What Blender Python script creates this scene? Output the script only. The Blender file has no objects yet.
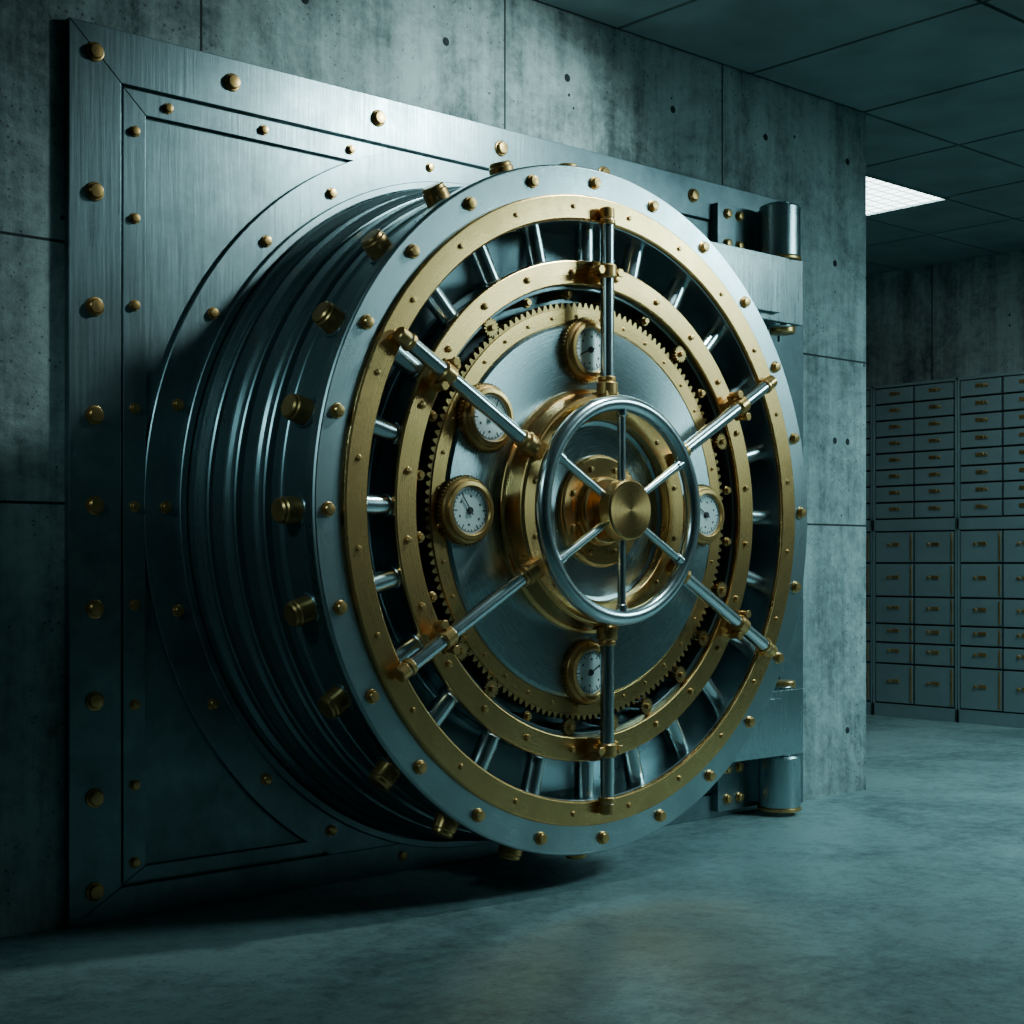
import bpy, bmesh, math, random
from mathutils import Vector, Matrix
random.seed(4)
C = bpy.context.scene.collection
pi = math.pi

# ------------------------------------------------------------------ materials
def newmat(name):
    m = bpy.data.materials.new(name); m.use_nodes = True
    nt = m.node_tree
    return m, nt, nt.nodes["Principled BSDF"]
def nd(nt, t, **kw):
    n = nt.nodes.new(t)
    for k, v in kw.items():
        if k in n.inputs: n.inputs[k].default_value = v
        else: setattr(n, k, v)
    return n
def ramp(nt, fac, stops):
    r = nt.nodes.new("ShaderNodeValToRGB")
    el = r.color_ramp.elements
    while len(el) < len(stops): el.new(0.5)
    for e, (p, c) in zip(el, stops):
        e.position = p; e.color = (c[0], c[1], c[2], 1) if isinstance(c, tuple) else (c, c, c, 1)
    nt.links.new(fac, r.inputs[0])
    return r
def objco(nt, scale=(1,1,1)):
    tc = nt.nodes.new("ShaderNodeTexCoord"); mp = nt.nodes.new("ShaderNodeMapping")
    mp.inputs["Scale"].default_value = scale
    nt.links.new(tc.outputs["Object"], mp.inputs[0])
    return mp.outputs[0]

def metal(name, base, rough=0.3, dark=0.6, aniso=0.0, streak=(60,60,2), metallic=1.0, nscale=3.0, bump=0.04, rvar=0.10, lo=0.28, hi=0.62, lathe=0):
    m, nt, b = newmat(name)
    b.inputs["Metallic"].default_value = metallic
    n1 = nd(nt, "ShaderNodeTexNoise", Scale=nscale, Detail=9.0, Roughness=0.7)
    nt.links.new(objco(nt), n1.inputs["Vector"])
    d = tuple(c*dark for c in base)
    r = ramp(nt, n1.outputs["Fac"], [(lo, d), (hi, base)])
    nt.links.new(r.outputs[0], b.inputs["Base Color"])
    n2 = nd(nt, "ShaderNodeTexNoise", Scale=1.0, Detail=6.0, Roughness=0.7)
    if lathe:   # concentric turning marks: noise driven by the radius from the part's axis
        sep = nt.nodes.new("ShaderNodeSeparateXYZ"); nt.links.new(objco(nt), sep.inputs[0])
        cmb = nt.nodes.new("ShaderNodeCombineXYZ"); nt.links.new(sep.outputs[0], cmb.inputs[0]); nt.links.new(sep.outputs[1], cmb.inputs[1])
        ln = nd(nt, "ShaderNodeVectorMath", operation='LENGTH'); nt.links.new(cmb.outputs[0], ln.inputs[0])
        ml = nd(nt, "ShaderNodeMath", operation='MULTIPLY'); ml.inputs[1].default_value = lathe
        nt.links.new(ln.outputs["Value"], ml.inputs[0])
        c2 = nt.nodes.new("ShaderNodeCombineXYZ"); nt.links.new(ml.outputs[0], c2.inputs[0])
        nt.links.new(c2.outputs[0], n2.inputs["Vector"])
    else:
        nt.links.new(objco(nt, streak), n2.inputs["Vector"])
    add = nd(nt, "ShaderNodeMath", operation='ADD')
    nt.links.new(n1.outputs["Fac"], add.inputs[0]); nt.links.new(n2.outputs["Fac"], add.inputs[1])
    mr = nd(nt, "ShaderNodeMapRange")
    mr.inputs[1].default_value = 0.6; mr.inputs[2].default_value = 1.4
    mr.inputs[3].default_value = rough+rvar; mr.inputs[4].default_value = max(0.08, rough-rvar)
    nt.links.new(add.outputs[0], mr.inputs[0]); nt.links.new(mr.outputs[0], b.inputs["Roughness"])
    if bump:
        bp = nd(nt, "ShaderNodeBump", Strength=bump*4, Distance=0.002)
        nt.links.new(n2.outputs["Fac"], bp.inputs["Height"]); nt.links.new(bp.outputs[0], b.inputs["Normal"])
    if aniso:
        b.inputs["Anisotropic"].default_value = aniso
        t = nt.nodes.new("ShaderNodeTangent"); t.direction_type = 'RADIAL'; t.axis = 'Z'
        nt.links.new(t.outputs[0], b.inputs["Tangent"])
    return m

M_FRAME = metal("frame_steel", (0.27,0.355,0.375), 0.35, 0.44, streak=(90,90,3), nscale=2.6, metallic=0.86, bump=0.06, rvar=0.12)
M_FRAME2= metal("frame_panel_steel", (0.25,0.33,0.345), 0.38, 0.34, streak=(70,70,4), nscale=1.9, metallic=0.86, bump=0.06, rvar=0.12)
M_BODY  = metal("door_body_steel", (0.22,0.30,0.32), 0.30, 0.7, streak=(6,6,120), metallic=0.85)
M_FACE  = metal("door_face_steel", (0.50,0.60,0.62), 0.30, 0.66, aniso=0.6, lathe=220, bump=0.025, nscale=2.8)
M_DISK  = metal("turned_disk_steel", (0.46,0.56,0.58), 0.27, 0.84, aniso=0.85, lathe=260, bump=0.018, nscale=1.8, rvar=0.06)
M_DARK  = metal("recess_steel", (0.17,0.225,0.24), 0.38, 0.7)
M_ROD   = metal("polished_steel", (0.64,0.73,0.75), 0.23, 0.85, bump=0.0, rvar=0.05)
M_BRASS = metal("brass", (0.82,0.475,0.185), 0.28, 0.70, aniso=0.65, lathe=240, nscale=3.5, bump=0.02, rvar=0.06)
M_BRASSB= metal("brass_bolt", (0.76,0.435,0.16), 0.32, 0.55, nscale=12, bump=0.0, metallic=0.88)
M_BRASSD= metal("aged_brass", (0.54,0.335,0.135), 0.36, 0.6, nscale=8, bump=0.0)
M_HINGE = metal("hinge_steel", (0.46,0.56,0.58), 0.27, 0.80, streak=(60,3,60), nscale=1.7)

def plain(name, col, rough=0.5, metallic=0.0, sc=30.0, dk=0.88):
    m, nt, b = newmat(name)
    n1 = nd(nt, "ShaderNodeTexNoise", Scale=sc, Detail=5.0)
    nt.links.new(objco(nt), n1.inputs["Vector"])
    r = ramp(nt, n1.outputs["Fac"], [(0.3, tuple(c*dk for c in col)), (0.7, col)])
    nt.links.new(r.outputs[0], b.inputs["Base Color"])
    b.inputs["Roughness"].default_value = rough; b.inputs["Metallic"].default_value = metallic
    return m
M_DIAL = plain("dial_white", (0.72,0.78,0.76), 0.4)
M_INK  = plain("dial_ink", (0.02,0.02,0.02), 0.5)
M_HOLE = plain("tie_hole_dark", (0.012,0.017,0.018), 0.9)

def concrete(name, lo, hi, joints=None, rough=0.85):
    m, nt, b = newmat(name)
    co = objco(nt)
    n1 = nd(nt, "ShaderNodeTexNoise", Scale=1.7, Detail=13.0, Roughness=0.74, Distortion=0.6)
    nt.links.new(co, n1.inputs["Vector"])
    n2 = nd(nt, "ShaderNodeTexNoise", Scale=20.0, Detail=8.0, Roughness=0.75)
    nt.links.new(co, n2.inputs["Vector"])
    ns = nd(nt, "ShaderNodeTexNoise", Scale=1.0, Detail=8.0, Roughness=0.68)
    nt.links.new(objco(nt, (7,7,0.6)), ns.inputs["Vector"])
    a1 = nd(nt, "ShaderNodeMath", operation='MULTIPLY_ADD'); a1.inputs[1].default_value = 0.55
    nt.links.new(n2.outputs["Fac"], a1.inputs[0]); nt.links.new(n1.outputs["Fac"], a1.inputs[2])
    a2 = nd(nt, "ShaderNodeMath", operation='MULTIPLY_ADD'); a2.inputs[1].default_value = 0.85
    nt.links.new(ns.outputs["Fac"], a2.inputs[0]); nt.links.new(a1.outputs[0], a2.inputs[2])
    sc = nd(nt, "ShaderNodeMath", operation='MULTIPLY'); sc.inputs[1].default_value = 1/2.40
    nt.links.new(a2.outputs[0], sc.inputs[0])
    mid = tuple((a*0.55+c*0.45) for a, c in zip(lo, hi))
    r = ramp(nt, sc.outputs[0], [(0.405, lo), (0.48, mid), (0.575, hi)])
    col = r.outputs[0]
    v = nd(nt, "ShaderNodeTexVoronoi", Scale=13.0); nt.links.new(co, v.inputs["Vector"])
    n3 = nd(nt, "ShaderNodeTexNoise", Scale=2.6, Detail=4.0); nt.links.new(co, n3.inputs["Vector"])
    rp = ramp(nt, n3.outputs["Fac"], [(0.46, 0.0), (0.72, 0.15)])
    lt = nd(nt, "ShaderNodeMath", operation='LESS_THAN')
    nt.links.new(v.outputs["Distance"], lt.inputs[0]); nt.links.new(rp.outputs[0], lt.inputs[1])
    v2 = nd(nt, "ShaderNodeTexVoronoi", Scale=36.0); nt.links.new(co, v2.inputs["Vector"])
    rp2 = ramp(nt, n3.outputs["Fac"], [(0.40, 0.19), (0.60, 0.04)])
    lt2 = nd(nt, "ShaderNodeMath", operation='LESS_THAN')
    nt.links.new(v2.outputs["Distance"], lt2.inputs[0]); nt.links.new(rp2.outputs[0], lt2.inputs[1])
    h2 = nd(nt, "ShaderNodeMath", operation='MULTIPLY'); h2.inputs[1].default_value = 0.55
    nt.links.new(lt2.outputs[0], h2.inputs[0])
    m0 = nd(nt, "ShaderNodeMath", operation='MAXIMUM')
    nt.links.new(lt.outputs[0], m0.inputs[0]); nt.links.new(h2.outputs[0], m0.inputs[1])
    mask = m0.outputs[0]
    if joints:
        sep = nt.nodes.new("ShaderNodeSeparateXYZ"); nt.links.new(co, sep.inputs[0])
        for (ax, pos) in joints:
            s = nd(nt, "ShaderNodeMath", operation='SUBTRACT'); s.inputs[1].default_value = pos
            nt.links.new(sep.outputs[ax], s.inputs[0])
            ab = nd(nt, "ShaderNodeMath", operation='ABSOLUTE'); nt.links.new(s.outputs[0], ab.inputs[0])
            l = nd(nt, "ShaderNodeMath", operation='LESS_THAN'); l.inputs[1].default_value = 0.0045
            nt.links.new(ab.outputs[0], l.inputs[0])
            mx = nd(nt, "ShaderNodeMath", operation='MAXIMUM')
            nt.links.new(mask, mx.inputs[0]); nt.links.new(l.outputs[0], mx.inputs[1]); mask = mx.outputs[0]
    mix = nt.nodes.new("ShaderNodeMixRGB"); mix.inputs[2].default_value = (lo[0]*0.25, lo[1]*0.25, lo[2]*0.25, 1)
    nt.links.new(mask, mix.inputs[0]); nt.links.new(col, mix.inputs[1])
    nt.links.new(mix.outputs[0], b.inputs["Base Color"])
    hs = nd(nt, "ShaderNodeMath", operation='MULTIPLY_ADD'); hs.inputs[1].default_value = -1.5
    nt.links.new(mask, hs.inputs[0]); nt.links.new(a1.outputs[0], hs.inputs[2])
    bp = nd(nt, "ShaderNodeBump", Strength=0.6, Distance=0.014)
    nt.links.new(hs.outputs[0], bp.inputs["Height"]); nt.links.new(bp.outputs[0], b.inputs["Normal"])
    b.inputs["Roughness"].default_value = rough
    return m
LO, HI = (0.065,0.092,0.093), (0.42,0.505,0.495)
JX = [(0, x) for x in (-2.6,-1.33,-0.05,1.23,2.48,3.79,5.06)]
JZ = [(2, z) for z in (1.28,2.07)]
M_WALL = concrete("board_concrete", LO, HI, JX+JZ)
M_WALLY= concrete("board_concrete_side", LO, HI, [(1, y) for y in (-6,-4.4,-2.8,-1.2,0.4,1.85,3.3)]+[(2,1.28)])

def floor_mat():
    m, nt, b = newmat("polished_concrete_floor")
    co = objco(nt)
    n1 = nd(nt, "ShaderNodeTexNoise", Scale=1.3, Detail=12.0, Roughness=0.72, Distortion=0.5); nt.links.new(co, n1.inputs["Vector"])
    n2 = nd(nt, "ShaderNodeTexNoise", Scale=14.0, Detail=10.0, Roughness=0.8); nt.links.new(co, n2.inputs["Vector"])
    a = nd(nt, "ShaderNodeMath", operation='MULTIPLY_ADD'); a.inputs[1].default_value = 0.8
    nt.links.new(n2.outputs["Fac"], a.inputs[0]); nt.links.new(n1.outputs["Fac"], a.inputs[2])
    r = ramp(nt, a.outputs[0], [(0.70, (0.075,0.115,0.12)), (1.06, (0.25,0.34,0.34))])
    v = nd(nt, "ShaderNodeTexNoise", Scale=50.0, Detail=4.0, Roughness=0.65); nt.links.new(co, v.inputs["Vector"])
    rv = ramp(nt, v.outputs["Fac"], [(0.32, 0.5), (0.43, 1.0)])
    mul = nt.nodes.new("ShaderNodeMixRGB"); mul.blend_type = 'MULTIPLY'; mul.inputs[0].default_value = 1.0
    nt.links.new(r.outputs[0], mul.inputs[1]); nt.links.new(rv.outputs[0], mul.inputs[2])
    nt.links.new(mul.outputs[0], b.inputs["Base Color"])
    r2 = ramp(nt, a.outputs[0], [(0.72, 0.46), (1.05, 0.32)])
    nt.links.new(r2.outputs[0], b.inputs["Roughness"])
    bp = nd(nt, "ShaderNodeBump", Strength=0.12, Distance=0.01); nt.links.new(a.outputs[0], bp.inputs["Height"])
    nt.links.new(bp.outputs[0], b.inputs["Normal"])
    return m
M_FLOOR = floor_mat()
M_CEIL = plain("ceiling_tile", (0.21,0.27,0.275), 0.9, sc=3.0, dk=0.68)
M_GRID = plain("ceiling_grid", (0.02,0.028,0.03), 0.6)
M_LOCK = metal("cabinet_paint", (0.27,0.355,0.37), 0.38, 0.8, metallic=0.4, nscale=2)
M_LOCKD= plain("cabinet_gap", (0.012,0.018,0.02), 0.7)
def emis(name, col, s):
    m, nt, b = newmat(name)
    b.inputs["Base Color"].default_value = (0.7,0.75,0.75,1)
    b.inputs["Emission Strength"].default_value = s
    br = nd(nt, "ShaderNodeTexBrick", Scale=12.0); br.offset = 0.0
    br.inputs["Color1"].default_value = (*col,1); br.inputs["Color2"].default_value = (*col,1)
    br.inputs["Mortar"].default_value = (col[0]*.25,col[1]*.25,col[2]*.25,1)
    br.inputs["Brick Width"].default_value = 1.0; br.inputs["Row Height"].default_value = 1.0
    br.inputs["Mortar Size"].default_value = 0.10
    nt.links.new(objco(nt), br.inputs["Vector"]); nt.links.new(br.outputs[0], b.inputs["Emission Color"])
    return m
M_LED = emis("led_diffuser", (0.74,1.0,0.98), 8.0)

# ------------------------------------------------------------------ mesh builder
class MB:
    def __init__(s, *mats): s.bm = bmesh.new(); s.mats = mats
    def lathe(s, prof, mi=0, mat=None, n=96, closed=True, a0=0.0):
        mat = mat or Matrix()
        rows = []
        for (r, z) in prof:
            if r < 1e-6: rows.append([s.bm.verts.new(mat @ Vector((0,0,z)))])
            else: rows.append([s.bm.verts.new(mat @ Vector((r*math.cos(a0+2*pi*i/n), r*math.sin(a0+2*pi*i/n), z))) for i in range(n)])
        L = len(rows); rng = range(L if closed else L-1)
        for k in rng:
            A, B = rows[k], rows[(k+1) % L]
            if len(A) == 1 and len(B) == 1: continue
            for i in range(n):
                j = (i+1) % n
                if len(A) == 1: vs = (A[0], B[j], B[i])
                elif len(B) == 1: vs = (A[i], A[j], B[0])
                else: vs = (A[i], A[j], B[j], B[i])
                f = s.bm.faces.new(vs); f.material_index = mi; f.smooth = True
        return s
    def cyl(s, p0, p1, r, mi=0, n=24, c=None, r2=None):
        p0 = Vector(p0); p1 = Vector(p1); d = p1-p0; h = d.length
        r2 = r if r2 is None else r2
        c = min(r, h)*0.18 if c is None else c
        m = Matrix.Translation(p0) @ d.to_track_quat('Z','Y').to_matrix().to_4x4()
        return s.lathe([(0,0),(r-c,0),(r,c),(r2,h-c),(r2-c,h),(0,h)], mi, m, n, closed=False)
    def bolt(s, p, d, r, h, mi=0, n=20, hexa=False):
        p = Vector(p); d = Vector(d)
        m = Matrix.Translation(p) @ d.to_track_quat('Z','Y').to_matrix().to_4x4()
        s.lathe([(r*1.28,-0.002),(r*1.28,h*0.22),(r*1.15,h*0.3),(r*0.9,h*0.3)], mi, m, n, closed=False)
        s.lathe([(r,h*0.28),(r,h*0.82),(r*0.86,h),(r*0.45,h*1.05),(0,h*1.07)], mi, m, 6 if hexa else n, closed=False, a0=random.random())
        return s
    def box(s, a, b, mi=0, mat=None):
        mat = mat or Matrix()
        x0,y0,z0 = a; x1,y1,z1 = b
        v = [s.bm.verts.new(mat @ Vector(p)) for p in ((x0,y0,z0),(x1,y0,z0),(x1,y1,z0),(x0,y1,z0),(x0,y0,z1),(x1,y0,z1),(x1,y1,z1),(x0,y1,z1))]
        for q in ((0,3,2,1),(4,5,6,7),(0,1,5,4),(1,2,6,5),(2,3,7,6),(3,0,4,7)):
            f = s.bm.faces.new([v[i] for i in q]); f.material_index = mi; f.smooth = True
        return s
    def torus(s, R, r, z, mi=0, n=96, k=20):
        return s.lathe([(R+r*math.cos(2*pi*i/k), z+r*math.sin(2*pi*i/k)) for i in range(k)], mi, None, n)
    def gear(s, r_in, r_root, r_tip, z0, z1, teeth, mi=0, mat=None):
        mat = mat or Matrix(); N = teeth*4
        out = [(r_root if (i % 4) in (0,3) else r_tip) for i in range(N)]
        ring = []
        for i in range(N):
            t = 2*pi*i/N; c, sn = math.cos(t), math.sin(t)
            ring.append([s.bm.verts.new(mat @ Vector((r*c, r*sn, z))) for r, z in ((r_in,z0),(out[i],z0),(out[i],z1),(r_in,z1))])
        for i in range(N):
            A, B = ring[i], ring[(i+1) % N]
            for k in range(4):
                f = s.bm.faces.new((A[k], B[k], B[(k+1)%4], A[(k+1)%4])); f.material_index = mi; f.smooth = True
        return s
    def done(s, name, parent=None, bevel=0, loc=None, ang=0.5):
        bmesh.ops.recalc_face_normals(s.bm, faces=s.bm.faces)
        for e in s.bm.edges:
            if len(e.link_faces) == 2 and e.calc_face_angle(0) > ang: e.smooth = False
        me = bpy.data.meshes.new(name); s.bm.to_mesh(me); s.bm.free()
        for m in s.mats: me.materials.append(m)
        o = bpy.data.objects.new(name, me); C.objects.link(o)
        if parent: o.parent = parent
        if loc: o.location = loc
        if bevel:
            b = o.modifiers.new("bevel", 'BEVEL'); b.width = bevel; b.segments = 2; b.limit_method = 'ANGLE'; b.angle_limit = 0.6
            b.harden_normals = True
        return o
def cham(prof, c=0.003):
    out = []; L = len(prof)
    for i in range(L):
        p = Vector(prof[i]); a = Vector(prof[i-1]); b = Vector(prof[(i+1) % L])
        if p.x < 1e-6: out.append(tuple(p)); continue
        da, db = (a-p), (b-p); k = min(c, da.length*0.4, db.length*0.4)
        out += [tuple(p+da.normalized()*k), tuple(p+db.normalized()*k)]
    return out
def ringp(ri, ro, z0, z1, c=0.003): return cham([(ri,z0),(ro,z0),(ro,z1),(ri,z1)], c)
def empty(name, loc, rot=(0,0,0)):
    e = bpy.data.objects.new(name, None); e.location = loc; e.rotation_euler = rot; e.empty_display_size = 0.2
    C.objects.link(e); return e
def P(r, deg, z=0.0):
    t = math.radians(deg); return Vector((r*math.cos(t), r*math.sin(t), z))
LA = 0.12

# ------------------------------------------------------------------ room
CEIL = 3.28
MB(M_WALL).box((-3,0,0),(6.13,0.5,CEIL)).done("wall_vault")
wv = bpy.data.objects["wall_vault"]
h = MB(M_HOLE)
pts = []
for i in range(-9, 5):
    for z in (3.02, 1.68, 0.30):
        x = 3.5+0.62*i
        if x > 6.0 or (1.95 < x < 5.68 and z < 2.8): continue
        pts.append((x,z))
for x,z in pts+[(5.88,2.52),(5.88,1.68)]:
    h.lathe([(0.0,0.0015),(0.012,0.0015),(0.016,0.0)], 0, Matrix.Translation((x,0,z)) @ Matrix.Rotation(pi/2,4,'X'), 20, closed=False)
h.done("formwork_tie_holes", wv)
MB(M_WALLY).box((9.6,-8,0),(9.8,5.5,CEIL)).done("wall_right")
MB(M_WALLY).box((-3.2,-8,0),(-3,5.5,CEIL)).done("wall_left")
MB(M_WALL).box((-3.2,-8.2,0),(9.8,-8,CEIL)).done("wall_rear")
MB(M_WALL).box((-3.2,5.5,0),(9.8,5.7,CEIL)).done("wall_back")
MB(M_FLOOR).box((-3.2,-8.2,-0.1),(9.8,5.7,0)).done("floor")
cm = MB(M_CEIL, M_GRID)
xs = sorted([-3.2]+[1.0-0.85*k for k in range(4,-1,-1)]+[1.85,2.7,3.55,4.4,5.25,6.10,6.95,7.88,8.7,9.8])
ys = [-8.2,-6.9,-5.75,-4.6,-3.45,-2.3,-1.15,0.0,0.68,1.30,2.1,2.9,3.7,4.5,5.7]
for i in range(len(xs)-1):
    for j in range(len(ys)-1):
        g = 0.011
        cm.box((xs[i]+g, ys[j]+g, CEIL), (xs[i+1]-g, ys[j+1]-g, CEIL+0.05), 0)
cm.box((-3.2,-8.2,CEIL+0.012),(9.8,5.7,CEIL+0.12),1)
cm.done("ceiling")

def led(loc, sx, sy):
    o = MB(M_LED, M_ROD)
    o.box((-sx/2,-sy/2,-0.006),(sx/2,sy/2,0.0),0)
    t = 0.02
    o.box((-sx/2-t,-sy/2-t,-0.012),(sx/2+t,-sy/2,0.0),1).box((-sx/2-t,sy/2,-0.012),(sx/2+t,sy/2+t,0.0),1)
    o.box((-sx/2-t,-sy/2,-0.012),(-sx/2,sy/2,0.0),1).box((sx/2,-sy/2,-0.012),(sx/2+t,sy/2,0.0),1)
    return o.done("ceiling_light_panel", loc=loc)
led((7.30,0.99,CEIL), 1.18, 0.64)
led((7.8,-2.9,CEIL), 0.7, 0.9)  # unseen panel, added so the door's steel and brass reflect something bright
led((7.8,-5.2,CEIL), 0.7, 0.9)  # second unseen panel, added for the same metal reflections

# ------------------------------------------------------------------ vault frame
X0,X1,ZT = 2.012,5.595,2.742
CX,CZ = 3.60,1.275
fr = empty("vault_door_frame", (0,0,0))
def framestrip(mb, o, i, yb, yf, mi, bot_o=None, bot_i=None):
    xo0,xo1,zo1,zo0 = X0+o, X1-o, ZT-o*0.95, (bot_o if bot_o is not None else o)
    xi0,xi1,zi1,zi0 = X0+i, X1-i, ZT-i*0.95, (bot_i if bot_i is not None else i)
    O = [(xo0,zo0),(xo1,zo0),(xo1,zo1),(xo0,zo1)]; I = [(xi0,zi0),(xi1,zi0),(xi1,zi1),(xi0,zi1)]
    for k in range(4):
        q = [O[k], O[(k+1)%4], I[(k+1)%4], I[k]]
        a = [mb.bm.verts.new((x,yf,z)) for x,z in q]; b = [mb.bm.verts.new((x,yb,z)) for x,z in q]
        for f in ([a[0],a[1],a[2],a[3]], [b[3],b[2],b[1],b[0]]): 
            ff = mb.bm.faces.new(f); ff.material_index = mi; ff.smooth = True
        for j in range(4):
            ff = mb.bm.faces.new([a[j],b[j],b[(j+1)%4],a[(j+1)%4]]); ff.material_index = mi; ff.smooth = True
MB(M_FRAME2).box((X0+0.003,-0.010,0.002),(X1-0.003,0.0,ZT-0.003)).done("backing_plate", fr, 0.002)
f1 = MB(M_FRAME); framestrip(f1, 0.0, 0.172, -0.0, -0.032, 0, 0.0, 0.10); f1.done("outer_border", fr, 0.003)
f2 = MB(M_FRAME); framestrip(f2, 0.180, 0.258, -0.0, -0.026, 0, 0.108, 0.155); f2.done("inner_border", fr, 0.003)
def band(name, ri, ro, y0, y1, mat, top=1.285, bot=1.268, c=0.003):
    mb = MB(mat); N = 192; rg = []
    for k in range(N):
        t = 2*pi*k/N; cc, s = math.cos(t), math.sin(t)
        lim = top/abs(s) if s > 1e-3 else (bot/abs(s) if s < -1e-3 else 9)
        r = min(ro, lim); r = max(r, ri+0.01)
        rg.append([mb.bm.verts.new((CX+q*cc, y, CZ+q*s)) for q,y in ((ri,y0),(r,y0),(r,y1+c),(r-c,y1),(ri+c,y1),(ri,y1+c))])
    for k in range(N):
        A,B = rg[k], rg[(k+1)%N]
        for j in range(6):
            f = mb.bm.faces.new((A[j],B[j],B[(j+1)%6],A[(j+1)%6])); f.smooth = True
    return mb.done(name, fr)
band("opening_band", 1.203, 1.338, -0.0, -0.0268, M_FRAME)
band("opening_lip", 1.196, 1.222, -0.0, -0.045, M_FRAME)
bt = MB(M_BRASSB)
YF = -0.032
def bf(x, z, r, hh, y=YF): bt.bolt((x, y, z), (0,-1,0), r, hh, 0, 20)
for z in [2.655,2.23,1.88,1.55,1.275,0.96,0.68,0.385,0.10]:
    bf(X0+0.083, z, 0.023, 0.020)
for x in (2.575,3.165,3.74,4.29,4.83,5.38): bf(x, ZT-0.078, 0.023, 0.020)
for z in [2.44,2.17,1.90,1.58,1.275,0.97,0.66,0.41,0.17]:
    bf(X0+0.219, z, 0.0135, 0.015, -0.026)
for i in range(0,9): bf(2.346+i*0.352, ZT-0.208, 0.0135, 0.015, -0.026)
for k in range(24):
    t = 2*pi*k/24
    if CZ+1.26*math.sin(t) > 0.05 and not 60 < 15*k < 115: bf(CX+1.262*math.cos(t), CZ+1.262*math.sin(t), 0.0155, 0.017, -0.0268)
bt.done("frame_bolts", fr)

# ------------------------------------------------------------------ vault door (local: x right, y up, z toward viewer)
D = empty("vault_door", (CX,0,CZ), (pi/2,0,0))
body = [(0.995,0.0),(1.192,0.0),(1.192,0.085),(1.170,0.10),(1.170,0.125),(1.142,0.13),(1.142,0.15),(1.172,0.155),(1.172,0.225),(1.155,0.24),
        (1.155,0.262),(1.122,0.267),(1.122,0.287),(1.150,0.293),(1.150,0.360),(1.138,0.375),(1.138,0.400),(1.108,0.405),(1.108,0.425),(1.132,0.43),(1.132,0.475),(1.124,0.485),
        (1.124,0.645),(0.995,0.645)]
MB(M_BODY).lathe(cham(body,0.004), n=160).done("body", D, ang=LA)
MB(M_FACE).lathe(cham([(0.972,0.46),(1.0,0.46),(1.0,0.64),(1.150,0.64),(1.157,0.650),(1.157,0.684),(1.150,0.692),(0.972,0.692)],0.002), n=192).done("front_flange", D, ang=LA)
MB(M_BRASS).lathe(cham([(0.974,0.692),(1.058,0.692),(1.058,0.703),(1.053,0.708),(0.979,0.708),(0.974,0.703)],0.0012), n=192).done("outer_brass_ring", D, ang=LA)
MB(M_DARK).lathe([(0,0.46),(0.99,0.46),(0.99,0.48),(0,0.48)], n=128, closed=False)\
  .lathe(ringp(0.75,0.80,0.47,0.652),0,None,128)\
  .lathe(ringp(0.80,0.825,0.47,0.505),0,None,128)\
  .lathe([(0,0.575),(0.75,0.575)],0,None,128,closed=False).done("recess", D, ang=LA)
MB(M_BRASS).lathe(cham([(0.764,0.652),(0.846,0.652),(0.846,0.669),(0.842,0.673),(0.768,0.673),(0.764,0.669)],0.0012), n=192).done("inner_brass_ring", D, ang=LA)
MB(M_BRASSD).gear(0.60,0.692,0.708,0.618,0.642,160).done("ring_gear", D, ang=0.4)
MB(M_BRASS).lathe(ringp(0.636,0.688,0.640,0.646,0.0015), n=160).done("gear_band", D, ang=LA)
MB(M_DISK).lathe([(0.0,0.654),(0.624,0.654),(0.634,0.646),(0.634,0.60)], n=192, closed=False).done("turned_disk", D, ang=LA)
lb = MB(M_ROD, M_DARK, M_BRASSB, M_BRASSD, M_BODY)
for k in range(24):
    a = 15*k
    lb.cyl(P(0.79,a,0.622), P(0.985,a,0.622), 0.0335, 0, 28, c=0.002)
    lb.cyl(P(0.79,a,0.622), P(0.850,a,0.622), 0.0365, 0, 28, c=0.003)
    lb.cyl(P(1.10,a+1,0.560), P(1.130,a+1,0.560), 0.050, 4, c=0.003)
    lb.cyl(P(1.12,a+1,0.560), P(1.180,a+1,0.560), 0.041, 2, c=0.004)
    lb.cyl(P(1.172,a+1,0.560), P(1.194,a+1,0.560), 0.037, 2, c=0.005)
    lb.cyl(P(0.735,a+7.5,0.57), P(0.735,a+7.5,0.655), 0.011, 2)
    lb.cyl(P(0.735,a+7.5,0.63), P(0.735,a+7.5,0.645), 0.018, 3)
lb.done("locking_bars", D)
pn = MB(M_BRASSD, M_BRASSB)
for a in (52,128,-22,-38,-52,-68,-82,-98,22,-128,-142):
    p = P(0.733,a,0.0)
    pn.gear(0.004,0.024,0.031,0.644,0.660,16,0,Matrix.Translation(p))
    pn.cyl((p.x,p.y,0.57),(p.x,p.y,0.672),0.010,1,14)
pn.done("idler_pinions", D)
fb = MB(M_BRASSB)
for k in range(24): fb.bolt(P(1.107,15*k+1,0.692), (0,0,1), 0.0175, 0.018)
for k in range(24): fb.bolt(P(1.017,15*k+7.5,0.708), (0,0,1), 0.0075, 0.007, n=12)
for k in range(24): fb.bolt(P(0.806,15*k+7.5,0.673), (0,0,1), 0.0095, 0.010, n=14)
for k in range(36): fb.bolt(P(0.661,10*k+5,0.646), (0,0,1), 0.0055, 0.006, n=10)
fb.done("face_bolts", D)
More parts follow.
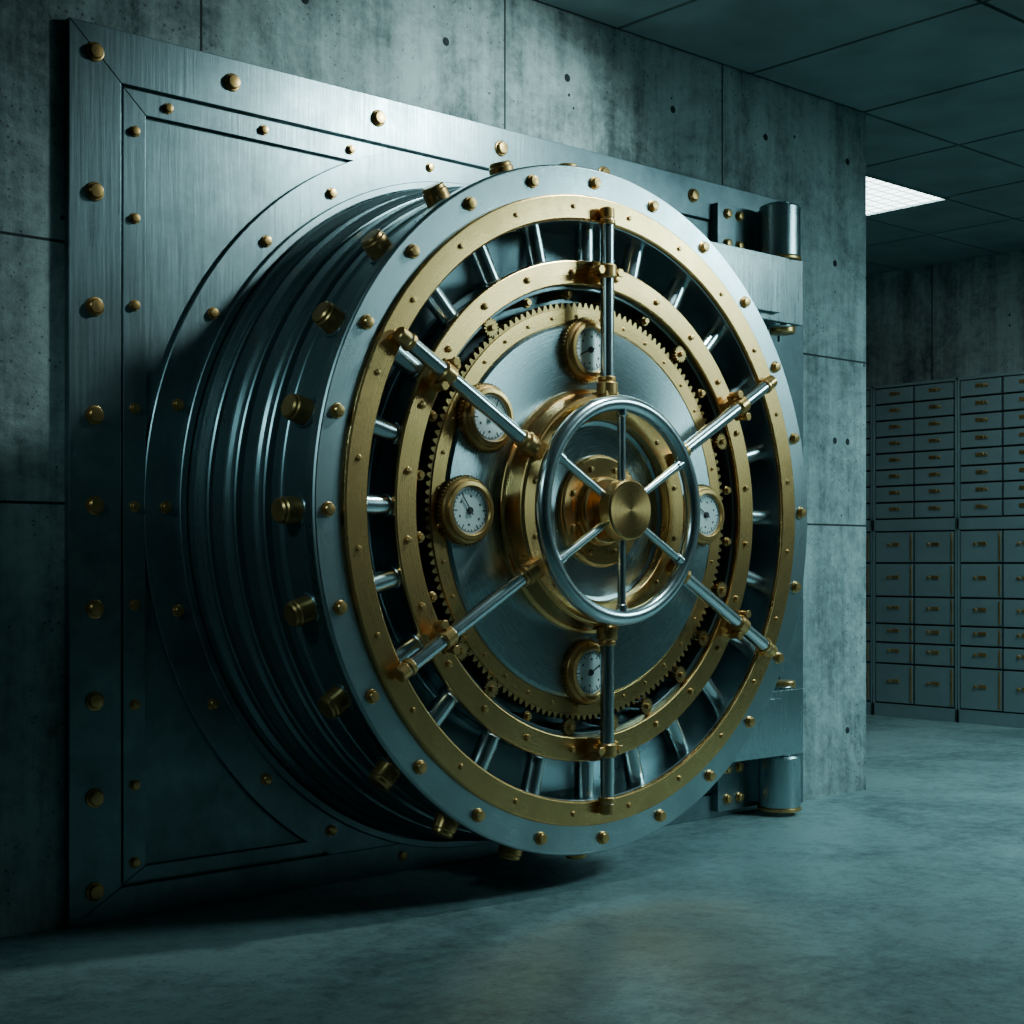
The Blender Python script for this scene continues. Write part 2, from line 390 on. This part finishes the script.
# hub
MB(M_BRASS).lathe(cham([(0.0,0.645),(0.415,0.645),(0.415,0.664),(0.402,0.668),(0.388,0.728),(0.380,0.737),(0.305,0.737),(0.305,0.69),(0.0,0.69)],0.002), n=160, closed=False).done("hub_drum", D, ang=LA)
MB(M_DISK).lathe([(0.0,0.694),(0.29,0.694),(0.303,0.700),(0.304,0.69)], n=128, closed=False).done("hub_plate", D, ang=LA)
MB(M_BRASS).lathe(cham([(0,0.69),(0.190,0.69),(0.190,0.708),(0.182,0.714),(0.115,0.714),(0.115,0.732),(0.107,0.740),(0,0.740)],0.002),0,None,128,closed=False).done("hub_boss", D, ang=LA)
hb = MB(M_BRASS, M_BRASSD, M_ROD)
hb.cyl((0,0,0.74),(0,0,0.80),0.042,2,32)
for k in range(8): hb.bolt(P(0.150,45*k+22.5,0.714),(0,0,1),0.009,0.009,1,12)
for k in range(12): hb.bolt(P(0.343,30*k+15,0.737),(0,0,1),0.008,0.007,1,12)
hb.done("hub_bolts", D)
# six throw bars
sp = MB(M_ROD, M_BRASSB, M_BRASSB)
ZS = 0.733
for k in range(6):
    a = 30+60*k
    R = Matrix.Rotation(math.radians(a),4,'Z')
    sp.cyl(P(0.38,a,ZS), P(1.0,a,ZS), 0.0235, 0, 28)
    sp.cyl(P(0.385,a,ZS), P(0.435,a,ZS), 0.036, 1, 28)
    sp.cyl(P(0.435,a,ZS), P(0.452,a,ZS), 0.030, 1, 28)
    sp.box((0.36,-0.030,0.69),(0.40,0.030,0.760),1,R)
    sp.box((0.765,-0.032,0.665),(0.843,0.032,0.700),1,R)
    sp.cyl(P(0.780,a,ZS), P(0.828,a,ZS), 0.033, 1, 28)
    sp.box((0.785,-0.050,0.700),(0.822,0.050,0.718),1,R)
    for s in (-1,1):
        q = R @ Vector((0.8035, s*0.045, 0.705)); sp.cyl(q, q+Vector((0,0,0.045)), 0.0115, 1, 12)
        q = R @ Vector((0.8035, s*0.045, 0.745)); sp.cyl(q, q+Vector((0,0,0.010)), 0.016, 1, 6)
    sp.cyl(P(0.960,a,ZS), P(0.980,a,ZS), 0.029, 1, 24)
    sp.cyl(P(0.980,a,ZS), P(1.020,a,ZS), 0.0255, 2, 24)
    sp.cyl(P(1.004,a,0.70), P(1.004,a,0.745), 0.016, 1, 16)
sp.done("throw_bars", D, 0.002)
# handwheel
hw = MB(M_ROD)
ZW = 0.800
hw.torus(0.357,0.0265,ZW,0,128,28)
for k in range(6):
    a = 30+60*k
    hw.cyl(P(0.05,a,ZW+0.0), P(0.352,a,ZW), 0.0135, 0, 20, c=0.001, r2=0.0145)
    hw.cyl(P(0.312,a,ZW), P(0.345,a,ZW), 0.019, 0, 20)
hwo = hw.done("handwheel", D)
MB(M_BRASS).lathe(cham([(0,0.780),(0.085,0.780),(0.102,0.796),(0.102,0.838),(0.096,0.845),(0,0.845)],0.0015),0,None,96,closed=False).done("handwheel_knob", D, ang=LA)
# gauges
def gauge(x, y, rot, needle):
    g = MB(M_BRASSB, M_DIAL, M_INK, M_BRASSD)
    m = Matrix.Translation((x,y,0.652)) @ Matrix.Rotation(math.radians(rot),4,'Z')
    g.gear(0.080,0.106,0.112,0.0,0.018,52,3,m)
    g.lathe(cham([(0.074,0.0),(0.104,0.0),(0.104,0.026),(0.098,0.032),(0.092,0.032),(0.092,0.042),(0.078,0.044),(0.074,0.036)],0.0015),0,m,64)
    g.lathe([(0,0.032),(0.076,0.032)],1,m,48,closed=False)
    g.lathe(ringp(0.0665,0.0680,0.031,0.0332,0.0003),2,m,48)
    for k in range(30):
        t = m @ Matrix.Rotation(math.radians(12*k),4,'Z'); L = 0.052 if k % 5 == 0 else 0.060
        w = 0.0014 if k % 5 == 0 else 0.0007
        g.box((L,-w,0.032),(0.066,w,0.0332),2,t)
        if k % 5 == 2: g.box((0.042,-0.0035,0.032),(0.048,0.0035,0.0328),2,t)
    t = m @ Matrix.Rotation(math.radians(needle),4,'Z')
    g.box((-0.018,-0.0022,0.035),(0.052,0.0016,0.0365),2,t)
    g.lathe([(0,0.039),(0.009,0.039),(0.011,0.036),(0.011,0.032)],2,m,20,closed=False)
    return g.done("gauge", D, ang=0.2)
for (r,a,n) in ((0.562,181,125),(0.556,149,60),(0.545,93,200),(0.562,0,150),(0.545,267,30)):
    p = P(r,a); gauge(p.x,p.y,0,n)
# hinge assembly
hg = MB(M_HINGE, M_BRASSB, M_DARK, M_FRAME)
HX, HZ = 5.255-CX, 0.16
def Y(z): return z-CZ
def hinge(zb0,zb1,za0,za1,pin):
    hg.box((0.95,Y(za0),0.13),(HX+0.07,Y(za1),0.235),0)
    hg.box((0.95,Y(za0)+0.03,0.235),(HX-0.12,Y(za1)-0.03,0.262),0)
    hg.cyl((HX+0.0,Y(zb0),HZ),(HX,Y(zb1),HZ),0.092,0,48,c=0.008)
    hg.cyl((HX,Y(min(zb0,za0))-0.012,HZ),(HX,Y(max(zb1,za1))+0.012,HZ),0.062,0,32,c=0.004)
    e = Y(zb0) 
    hg.cyl((HX,e-0.010,HZ),(HX,e+0.004,HZ),0.096,1,48,c=0.002)
    zc0,zc1 = min(zb0,zb1),max(zb0,zb1)
    hg.box((HX-0.30,Y(zc0)+0.0,0.020),(HX+0.12,Y(zc1)-0.01,0.065),3)
    hg.box((HX-0.06,Y(zc0)+0.02,0.05),(HX+0.06,Y(zc1)-0.02,0.13),0)
    for xx in (-0.24,-0.16):
        for zz in (zc0+0.05,zc1-0.05): hg.bolt((HX+xx,Y(zz),0.065),(0,0,1),0.018,0.018,1,16)
hinge(2.43,2.66,2.14,2.42,1)
hinge(0.03,0.26,0.27,0.55,-1)
for z0,z1 in ((2.105,2.14),(0.55,0.585)):
    hg.cyl((HX+0.02,Y(z0),HZ),(HX+0.02,Y(z1),HZ),0.058,1,32)
hg.box((HX+0.05,Y(0.60),0.02),(HX+0.14,Y(2.09),0.075),3)
hg.done("hinges", D, 0.006)

# ------------------------------------------------------------------ safe deposit cabinets
def cab_mesh():
    c = MB(M_LOCK, M_LOCKD, M_BRASSB)
    W, Dp, H = 0.69, 0.38, 2.38
    c.box((0.02,-W+0.004,0),(Dp,-0.004,H),0)
    c.box((-0.012,-W+0.004,H-0.02),(0.02,-0.004,H),0); c.box((-0.012,-W+0.004,0.0),(0.02,-0.004,0.09),0)
    c.box((-0.012,-W+0.004,1.33),(0.02,-0.004,1.41),0)
    for y in (0.0,-W+0.02): c.box((-0.012,y-0.016,0),(0.02,y-0.004,H),0)
    c.box((0.01,-W+0.01,0.05),(0.021,-0.01,H-0.01),1)
    def rows(z0,z1,w):
        t = sum(w); z = z0
        for q in w:
            hh = (z1-z0)*q/t
            yield z, z+hh
            z += hh
    for col in range(2):
        y1 = -0.020-col*0.325; y0 = y1-0.320
        up = list(rows(1.415,2.358,[1]*8)); lo = list(rows(0.095,1.325,[1.9,1.0,0.9,1.3,1.6,1.5]))
        for i,(z0,z1) in enumerate(up+lo):
            g = 0.007
            c.box((-0.010,y0+g,z0+g),(0.014,y1-g,z1-g),0)
            zc, yc = (z0+z1)/2, (y0+y1)/2
            if i < 8:
                c.box((-0.018,yc-0.025,zc+0.000),(-0.009,yc+0.035,zc+0.024),2)
                c.cyl((-0.008,yc-0.045,zc+0.01),(-0.024,yc-0.045,zc+0.01),0.011,2,12)
            else:
                c.box((-0.018,yc-0.045,zc+0.008),(-0.009,yc+0.015,zc+0.032),2)
                c.cyl((-0.008,yc+0.04,zc+0.018),(-0.024,yc+0.04,zc+0.018),0.012,2,12)
                c.box((-0.018,y0+g+0.003,z0+0.02),(-0.008,y0+g+0.015,z1-0.02),2)
    return c
first = cab_mesh().done("safe_deposit_cabinet", loc=(9.2,1.39+0.69*2,0), bevel=0.002)
for k in range(1,7):
    o = bpy.data.objects.new("safe_deposit_cabinet.%03d" % k, first.data); C.objects.link(o)
    o.location = (9.2, 1.39+0.69*(2-k), 0)
    b = o.modifiers.new("bevel",'BEVEL'); b.width = 0.002; b.segments = 2; b.limit_method = 'ANGLE'

# ------------------------------------------------------------------ lights
def look(o, t): o.rotation_euler = (Vector(t)-o.location).to_track_quat('-Z','Y').to_euler()
def area(name, loc, tgt, sx, sy, e, col, spread=180):
    l = bpy.data.lights.new(name,'AREA'); l.shape = 'RECTANGLE'; l.size = sx; l.size_y = sy; l.energy = e; l.color = col
    l.spread = math.radians(spread)
    o = bpy.data.objects.new(name,l); C.objects.link(o); o.location = loc; look(o,tgt); return o
def spot(name, loc, tgt, e, col, ang, blend, r):
    l = bpy.data.lights.new(name,'SPOT'); l.energy = e; l.color = col; l.spot_size = math.radians(ang); l.spot_blend = blend; l.shadow_soft_size = r
    o = bpy.data.objects.new(name,l); C.objects.link(o); o.location = loc; look(o,tgt); return o
TEAL = (0.52,0.92,0.98)
spot("ceiling_spotlight", (4.25,-1.42,3.22), (3.60,-0.2,2.25), 285, (0.70,0.98,0.99), 92, 1.0, 0.12)
area("door_face_fill", (6.7,-3.2,3.2), (5.6,-1.4,0.3), 1.4, 1.0, 100, TEAL, 112)  # added fill from the right for highlights on the door face, no fixture there
area("corridor_fill", (7.8,-1.0,3.2), (8.0,-0.8,0), 1.0, 1.4, 44, TEAL, 140)  # added fill over the corridor side, not a fixture of the room
spot("door_side_fill_spot", (-0.6,-1.7,3.0), (2.7,-0.45,1.4), 105, TEAL, 32, 1.0, 0.15)  # added fill from the left to lift the dark door side and bolts

w = bpy.data.worlds.new("world"); bpy.context.scene.world = w; w.use_nodes = True
w.node_tree.nodes["Background"].inputs[0].default_value = (0.02,0.04,0.045,1)
w.node_tree.nodes["Background"].inputs[1].default_value = 0.3

# ------------------------------------------------------------------ camera
cd = bpy.data.cameras.new("camera"); cam = bpy.data.objects.new("camera", cd); C.objects.link(cam)
cam.location = (0,-4.28,1.1); cam.rotation_euler = (pi/2,0,-math.atan2(0.6665,0.7455))
cd.sensor_width = 36; cd.lens = 36*1500/1024; cd.shift_y = 51/1024; cd.clip_start = 0.05
bpy.context.scene.camera = cam
